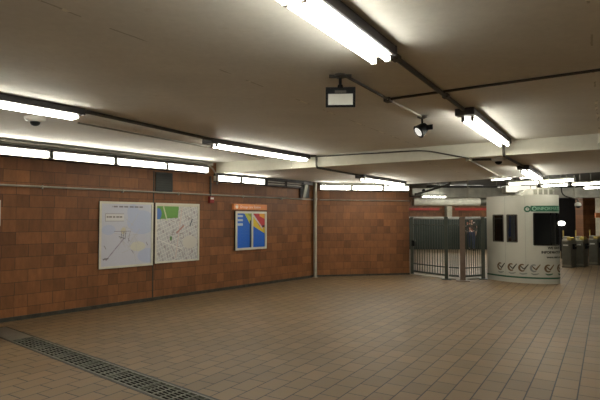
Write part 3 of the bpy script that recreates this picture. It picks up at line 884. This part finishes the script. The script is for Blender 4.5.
vs, fs = text_mesh('INFORMATION', 0.115); on_booth(vs, fs, 1.46, 1.875, 'header_lettering', M['pale_green'], 0.009)
def ringshape(r0, r1, n=24):
    vs = [(r*math.cos(2*PI*k/n), r*math.sin(2*PI*k/n), 0) for r in (r0, r1) for k in range(n)]
    return vs, [(k, (k+1) % n, (k+1) % n+n, k+n) for k in range(n)]
on_booth(*ringshape(0.045,0.082), 1.235, 1.905, 'roundel', M['green'])
vs, fs = text_mesh('T', 0.09, 'CENTER'); on_booth(vs, fs, 1.245, 1.873, 'roundel_letter', M['ink'])
on_booth(*ringshape(0.035,0.055), 1.40, 1.915, 'header_mark', M['pale_green'], 0.009)
vs, fs = text_mesh('WE HAVE', 0.085, 'LEFT', 0.005); on_booth(vs, fs, 1.70, 0.885, 'lettering', M['ink'])
vs, fs = text_mesh('INFORMATION', 0.085, 'LEFT', 0.005); on_booth(vs, fs, 1.545, 0.775, 'lettering', M['ink'])
vs, fs = text_mesh('www.mbta.com', 0.075, 'LEFT', 0.004); on_booth(vs, fs, 1.67, 0.655, 'lettering', M['ink'])
# six brown and grey swirl marks along the base
def stroke(pts, w_):
    vs = []; fs = []
    for i, (x, y) in enumerate(pts):
        a = pts[max(0,i-1)]; b = pts[min(len(pts)-1,i+1)]
        dx, dy = b[0]-a[0], b[1]-a[1]; L = math.hypot(dx, dy)
        ww = w_*(1-0.5*abs(2*i/(len(pts)-1)-1))
        vs += [(x-dy/L*ww, y+dx/L*ww, 0), (x+dy/L*ww, y-dx/L*ww, 0)]
    for i in range(len(pts)-1): fs.append((2*i, 2*i+1, 2*i+3, 2*i+2))
    return vs, fs
for k, u_ in enumerate((0.505, 0.83, 1.11, 1.385, 1.72, 2.06)):
    arc = [(-.015+.075*math.cos(a), .105+.085*math.sin(a)) for a in [math.radians(60+i*25) for i in range(11)]]
    m1 = on_booth(*stroke(arc, .028), u_, 0.29, 'swirl_mark', M['ink_brown'] if k != 3 else M['ink_grey'])
    v_, f_ = stroke([(-.06,.15),(-.01,.10),(.03,.07),(.075,.13),(.13,.20)], .022)
    on_booth(v_, f_, u_, 0.29, 'tick_mark', M['ink'] if k < 3 else M['ink_brown'], 0.008)
    v_, f_ = stroke([(-.085,-.03),(-.03,-.055),(.03,-.05),(.10,-.03)], .020)
    on_booth(v_, f_, u_, 0.29, 'base_mark', M['ink_grey'] if k < 4 else M['green'], 0.007)
# roof unit with risers
t = thing('roof_unit', 'grey equipment box with a sloping end on the booth roof', 'equipment box', (6.05, 13.35, BH+0.03), math.radians(-6))
MB().prism_y([(-0.28,0),(0.60,0),(0.60,0.19),(0.02,0.19),(-0.10,0.17)], -0.3, 0.3).build('body', M['pipe_grey'], t)
for k in range(4):
    MB().box(0.08+k*0.13, -0.312, 0.03, 0.17+k*0.13, -0.3005, 0.165, 0.003).build('vent', M['turn_dark'], t)
for x, y, top, lab in ((6.20,13.42,3.05,'left riser pipe from the booth roof unit to the ceiling'), (6.36,13.40,3.05,'middle riser pipe from the booth roof unit to the ceiling'), (6.50,13.37,3.05,'right riser pipe from the booth roof unit to the ceiling')):
    pipe('riser_pipe', lab, [(x, y, BH+0.222), (x, y, top-0.002)], 0.018, M['pipe_grey'], 'pipe')

# ------------------------------------------------------------------ lights over the booth and turnstiles
def tube_light(a, b, z, label, r=0.022, two=True, hang=0.0, slim=False):
    a = Vector(a); b = Vector(b); d = b-a; L = d.length
    t = thing('batten_light', label, 'light', (a.x, a.y, z), math.atan2(d.y, d.x), 'batten lights over the booth and turnstiles')
    hh = 0.03 if slim else 0.04
    MB().box(0, -0.05 if not slim else -0.03, 0, L, 0.05 if not slim else 0.03, hh, 0.005).build('housing', M['white_enamel'] if slim else M['trunk'], t)
    for sy in ((-0.03, 0.03) if two else (0,)):
        MB().tube([(0.03, sy, -0.035 if not slim else -0.018), (L-0.03, sy, -0.035 if not slim else -0.018)], r, 8).build('fluorescent_tube', M['tube'], t, True)
    for x in (0.012, L-0.012):
        MB().box(x-0.012, -0.05 if not slim else -0.025, -0.06 if not slim else -0.032, x+0.012, 0.05 if not slim else 0.025, -0.001, 0.003).build('lamp_holder', M['white_enamel'], t)
    if hang > 0:
        for x in (0.2, L-0.2):
            MB().tube([(x,0,hh+0.001),(x,0,hang)], 0.008, 6).build('hanger_rod', M['pipe_grey'], t)
    return t
tube_light((4.95,12.90), (5.24,12.32), 2.669, 'thin batten light at the edge of the lower ceiling left of the booth light', r=0.012, two=False, slim=True)
tube_light((5.58,12.66), (5.96,12.16), 2.70, 'thin batten light at the ceiling edge behind the light above the booth', r=0.012, two=False, hang=0.35, slim=True)
tube_light((5.60,13.36), (6.13,12.76), 2.615, 'left batten light hanging above the booth roof', hang=0.40)
tube_light((6.15,12.73), (6.66,12.08), 2.625, 'right batten light hanging above the booth roof', hang=0.40)
tube_light((6.75,13.95), (7.22,13.40), 2.60, 'batten light right of the booth roof, lower and further back', two=False, hang=0.40)
tube_light((7.28,13.34), (8.08,12.20), 2.60, 'long batten light over the turnstiles at the right edge of the photo', hang=0.40)
tube_light((8.40,14.80), (9.20,14.20), 2.60, 'lowest batten light over the turnstiles at the right edge', two=False, hang=0.40)
tube_light((3.75,15.45), (4.56,15.62), 2.37, 'dim batten light under the duct above the gate', r=0.016, two=False, hang=0.25)

# duct beam, wrapped duct, bands, barrier
t = thing('duct', 'long grey metal duct crossing above the gate and behind the booth', 'duct', (4.35, 15.95, 2.34))
MB().box(0, 0, 0, 9.0, 0.5, 0.31, 0.012).build('casing', M['duct'], t)
MB().prism([(-0.75,0.05),(-0.001,0.0),(-0.001,0.5),(-0.75,0.45)], 0.07, 0.30).build('end_piece', M['duct'], t)
for x in (0.12, 1.05, 2.1, 3.3, 4.6, 5.9):
    f = MB()
    for z0_, z1_, y0, y1 in ((-.012,0,-.012,.512),(.31,.322,-.012,.512),(0,.31,-.012,0),(0,.31,.5,.512)):
        f.box(x, y0, z0_, x+0.03, y1, z1_)
    f.build('flange', M['duct'], t)
for x in (1.0, 4.4):
    MB().tube([(x,-.03,-.03),(x,-.03,.70)], 0.02, 8).build('hanger', M['whiteduct'], t)
MB().tube([(x*0-.75+.35,0.05,.22),(-.75+.35,-0.02,.22)], 0.05, 12).build('port', M['black'], t)
t = thing('cream_box', 'wide cream box with a glowing front hanging behind the left of the booth roof', 'light', (6.28, 15.25, 2.46))  # cream box, its front given a glow of its own
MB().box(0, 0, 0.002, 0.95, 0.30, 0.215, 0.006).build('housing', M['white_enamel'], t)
MB().box(0.015, -0.02, 0.012, 0.935, -0.001, 0.20, 0.004).build('glow_front', M['glow_front'], t)
for x in (0.1, 0.85):
    MB().tube([(x,.15,.216),(x,.15,.588)], 0.012, 6).build('hanger_rod', M['pipe_grey'], t)
t = thing('duct', 'round white wrapped duct lower behind the gate', 'duct', (4.25, 18.8, 2.30), math.radians(6))
MB().tube([(0,0,0),(2.6,0,0)], [0.15,0.15], 20).build('casing', M['whiteduct'], t, True)
MB().tube([(2.605,0,0),(5.2,0,0)], 0.15, 20).build('casing', M['turn_dark'], t, True)
for x in (1.0, 3.9):
    MB().tube([(x,0,.148),(x,0,.748)], 0.012, 6).build('hanger_rod', M['pipe_grey'], t)
t = thing('brace', 'dark slanting pipe brace between the lower ceiling and the duct end above the gate', 'pipe', (0,0,0))
MB().tube([(3.62,15.30,2.42),(4.60,15.30,2.72),(4.60,15.30,3.048)], 0.035, 8).build('shaft', M['pipe_dark'], t, True)
MB().box(3.52,15.25,2.33,3.70,15.36,2.44,0.01).build('bracket', M['pipe_dark'], t)
for x0, x1, lab in ((6.2,8.75,'left red station band on the far wall behind the gate'), (9.75,12.2,'right red station band on the far wall left of the booth')):
    o = MB().box(x0, 31.40, 2.19, x1, 31.49, 2.34, 0.005).build('red_band', M['redband']); tag(o, lab, 'sign band', 'red bands on the far wall')
t = thing('barrier', 'long dark green barrier wall standing far behind the gate', 'barrier', (4.0, 27.2, 0))
for k in range(6):
    MB().box(k*1.4, 0, 0.0, k*1.4+1.39, 0.08, 1.70, 0.01).build('panel', M['barrier'], t)
MB().box(0, -0.02, 1.701, 8.4, 0.10, 1.77, 0.01).build('top_rail', M['steel'], t)

# unseen fixtures added to light the hall beyond the gate
for x, y, rz, lab in ((5.4,20.9,0.3,'added ceiling light in the hall directly behind the wide gate panel'), (8.6,20.9,0.3,'added ceiling light in the hall behind the booth'),
                      (6.0,23.0,0.3,'added ceiling light in the middle of the hall behind the gate'), (9.2,23.0,0.3,'added ceiling light in the middle of the hall behind the booth'),
                      (6.6,25.2,0.3,'added ceiling light before the left of the green barrier'), (9.4,25.2,0.3,'added ceiling light before the right of the green barrier'),
                      (7.0,29.2,0.0,'added ceiling light between the green barrier and the left red band'), (10.4,29.2,0.0,'added ceiling light between the green barrier and the right red band')):
    dup(fx, (x, y, 3.05), rz, lab)

for x, y, lab in ((4.6,17.4,'added pendant twin light, unseen behind the grey duct above the wide gate panel'), (6.9,17.2,'added pendant twin light, unseen behind the grey duct left of the booth')):  # unseen pendants added to brighten the floor beyond the gate
    o = dup(fx, (x, y, 2.80), 0.05, lab, 'added pendant twin lights behind the duct')
    for hx in (0.3, 2.3):
        h_ = MB().tube([(hx,0,0.001),(hx,0,0.248)], 0.01, 6).build('hanger_rod', M['pipe_grey'], o)

# ------------------------------------------------------------------ turnstiles
def turnstile(label):
    t = thing('turnstile', label, 'turnstile', (0,0,0), 0, 'turnstiles right of the booth')
    # local: x across, -y towards the viewer
    pr = [(0,0.0),(0,0.86),(0.03,0.93),(0.10,0.98),(0.25,1.0),(0.48,0.98),(0.52,0.94),(0.52,0.0)]
    m_ = MB(); n = len(pr)
    m_.add([(-0.145,y,z) for y,z in pr] + [(0.145,y,z) for y,z in pr], [tuple(range(n)), tuple(reversed(range(n,2*n)))] + [(i,(i+1)%n,(i+1)%n+n,i+n) for i in range(n)])
    m_.build('cabinet', M['turn_side'], t)
    MB().box(-0.14,-0.018,0.10,0.14,-0.001,0.90,0.01).build('front_panel', M['turn_dark'], t)
    MB().box(-0.10,-0.024,0.74,0.06,-0.0185,0.78).build('label_strip', M['camwhite'], t)
    MB().box(-0.155,-0.02,0.0,0.155,0.53,0.04,0.004).build('plinth', M['turn_dark'], t)
    MB().box(0.02,-0.03,0.93,0.17,0.30,1.03,0.02).build('reader_hood', M['yellow'], t)
    MB().tube([(-0.12,0.1,0.99),(-0.12,0.1,1.26)], 0.02, 8).build('indicator_post', M['yellow'], t, True)
    MB().box(-0.15,0.08,1.0,0.015,0.35,1.05,0.015).build('top_cover', M['steel'], t)
    MB().box(0.1455,0.15,0.62,0.19,0.45,0.80,0.006).build('hub', M['black'], t)
    MB().tube([(0.19,0.3,0.72),(0.30,0.26,0.76)], 0.016, 8).build('arm', M['steel'], t, True)
    return t
t = turnstile('leftmost turnstile, partly hidden by the right edge of the booth')
RT = math.radians(-45)
t.location = (9.06, 17.05, 0); t.rotation_euler = (0,0,RT)
dup(t, (9.67, 17.38, 0), RT, 'middle turnstile in the row right of the booth')
dup(t, (10.55, 18.05, 0), RT, 'rightmost turnstile at the right edge of the photo')
dup(t, (11.3, 18.55, 0), RT, 'turnstile past the right edge of the photo')
t = thing('hanging_camera', 'white camera hanging on a dark bent pipe above the turnstiles', 'camera', (8.62, 15.5, 2.05))
MB().lathe([(0.02,0.12),(0.085,0.09),(0.10,0.03),(0.085,-0.0)], 18).build('hood', M['camwhite'], t, True)
MB().lathe([(0.07,-0.001),(0.055,-0.045),(0.02,-0.065)], 16).build('dome', M['black'], t, True)
MB().tube(bend([(0,0,0.118),(0,0,0.20),(-0.45,0.1,0.34),(-0.45,0.1,0.998)], 4), 0.02, 8).build('pipe', M['pipe_dark'], t, True)
t = thing('lamp', 'bright white oval lamp beyond the right edge of the booth window', 'lamp', (10.91, 20.9, 0))
MB().tube([(0,0,0.0),(0,0,1.36)], 0.03, 8).build('stand', M['black'], t, True)
MB().lathe([(0.02,1.38),(0.11,1.40),(0.145,1.47),(0.11,1.54),(0.02,1.56)], 18).build('globe', M['globe'], t, True)
o = MB().box(11.50,19.45,1.70,11.738,19.53,1.89,0.008).build('sign_box', M['orange']); o.location.z = 0
tag(o, 'small orange sign fixed to the pale pillar at the right edge', 'sign')

# ------------------------------------------------------------------ person walking beyond the gate
def skin(name, verts, edges, radii, root, mat, parent, lv=2):
    me = bpy.data.meshes.new(name); me.from_pydata(verts, edges, [])
    o = bpy.data.objects.new(name, me); COL.objects.link(o)
    m1 = o.modifiers.new('skin', 'SKIN'); m1.use_smooth_shade = True
    for i, r in enumerate(radii):
        sv = me.skin_vertices[0].data[i]; rr = r if isinstance(r, tuple) else (r, r)
        sv.radius = rr; sv.use_root = (i == root)
    m2 = o.modifiers.new('smooth', 'SUBSURF'); m2.levels = lv; m2.render_levels = lv
    me.materials.append(mat); o.parent = parent
    return o
pers = thing('person', 'person in dark patterned jacket and blue jeans walking towards the gate', 'person', (9.02, 26.4, 0), math.radians(-18))
V = [(0,0,.95),(0,0,1.12),(0,0,1.32),(0,0,1.46),(0,-.02,1.56),(0,-.02,1.66),          # 0-5 pelvis .. head top
     (.19,0,1.42),(.24,.03,1.15),(.23,-.08,.92),                                       # left arm
     (-.19,0,1.42),(-.24,-.02,1.15),(-.23,-.16,.95),                                   # right arm
     (.10,0,.90),(.11,-.12,.50),(.11,-.08,.08),(.12,-.24,.04),                         # left leg, forward
     (-.10,0,.90),(-.11,.03,.50),(-.11,.22,.12),(-.11,.10,.04)]                        # right leg, behind
Ed = [(0,1),(1,2),(2,3),(3,4),(4,5),(2,6),(6,7),(7,8),(2,9),(9,10),(10,11),(0,12),(12,13),(13,14),(14,15),(0,16),(16,17),(17,18),(18,19)]
Rd = [(.15,.11),(.14,.10),(.17,.11),.055,.09,.075,.065,.05,.032,.065,.05,.032,.085,.06,.042,.035,.085,.06,.042,.035]
for hand, sx in ((8, 1), (11, -1)):
    hx, hy, hz = V[hand]
    pi_ = len(V); V.append((hx, hy-.02, hz-.07)); Ed.append((hand, pi_)); Rd.append((.034,.02))
    for k, ln in enumerate((.065,.078,.072,.058)):
        oy = -.03 + .02*k
        a = len(V); V.append((hx, hy+oy-.02, hz-.11)); Ed.append((pi_, a)); Rd.append(.009)
        V.append((hx-sx*.012, hy+oy-.035, hz-.11-ln)); Ed.append((a, a+1)); Rd.append(.008)
    a = len(V); V.append((hx-sx*.01, hy-.07, hz-.07)); Ed.append((pi_, a)); Rd.append(.010)
    V.append((hx-sx*.015, hy-.085, hz-.11)); Ed.append((a, a+1)); Rd.append(.009)
skin('body', V, Ed, Rd, 0, M['skin'], pers, 1)
jacket_m = NT('patterned_jacket')
vo = jacket_m.new('ShaderNodeTexVoronoi'); jacket_m.link(jacket_m.coord(), vo.inputs['Vector']); vo.inputs['Scale'].default_value = 7
jacket_m.link(jacket_m.ramp(vo.outputs['Color'], [(0.2,(.02,.018,.018)),(0.55,(.05,.03,.025)),(0.72,(.30,.10,.06)),(0.85,(.55,.50,.45))]), jacket_m.b.inputs['Base Color'])
skin('jacket', [V[0],V[1],V[2],(0,0,1.44),V[6],V[7],(V[8][0],V[8][1]+.01,V[8][2]+.05),V[9],V[10],(V[11][0],V[11][1]+.01,V[11][2]+.04)],
     [(0,1),(1,2),(2,3),(2,4),(4,5),(5,6),(2,7),(7,8),(8,9)], [(.17,.13),(.165,.125),(.19,.13),.065,.085,.068,.05,.085,.068,.05], 0, jacket_m.m, pers)
skin('jeans', [V[0],V[12],V[13],V[14],V[16],V[17],V[18]], [(0,1),(1,2),(2,3),(0,4),(4,5),(5,6)], [(.155,.12),.10,.075,.06,.10,.075,.06], 0, M['jeans'], pers)
for a, b in ((14,15),(18,19)):
    p, q = Vector(V[a]), Vector(V[b])
    MB().tube([(p.x,p.y+.03,.045),(p.x,(p.y+q.y)/2,.05),(q.x,q.y-.03,.035)], [.05,.055,.04], 10).build('shoe', M['shoe'], pers, True)
MB().lathe([(.03,1.735),(.075,1.715),(.10,1.66),(.102,1.60),(.085,1.585)], 16, (0,.012,0)).build('hair', M['hair'], pers, True)
for sx in (-1, 1):
    MB().lathe([(.002,-.011),(.011,0),(.002,.011)], 8, (sx*.035,-.108,1.61)).build('eye', M['ink'], pers, True)
MB().lathe([(.004,.03),(.012,0),(.004,-.012)], 8, (0,-.115,1.585)).build('nose', M['skin'], pers, True)
MB().box(-.025,-.112,1.545,.025,-.10,1.553,.002).build('mouth', M['alarm'], pers)

# ------------------------------------------------------------------ world, camera, colour
wd_ = bpy.data.worlds.new('World'); S.world = wd_; wd_.use_nodes = True
wd_.node_tree.nodes['Background'].inputs[0].default_value = (0.9,0.85,0.75,1)
wd_.node_tree.nodes['Background'].inputs[1].default_value = 0.03
cam = bpy.data.cameras.new('Camera'); cam.lens = 30.0; cam.sensor_width = 36.0
co = bpy.data.objects.new('Camera', cam); COL.objects.link(co)
co.location = (0, 0, 1.65); co.rotation_euler = (PI/2 + math.atan(19/500), 0, 0)
S.camera = co
S.view_settings.view_transform = 'Standard'; S.view_settings.look = 'None'
S.view_settings.exposure = 0.36; S.view_settings.gamma = 1.0
S.view_settings.use_curve_mapping = False
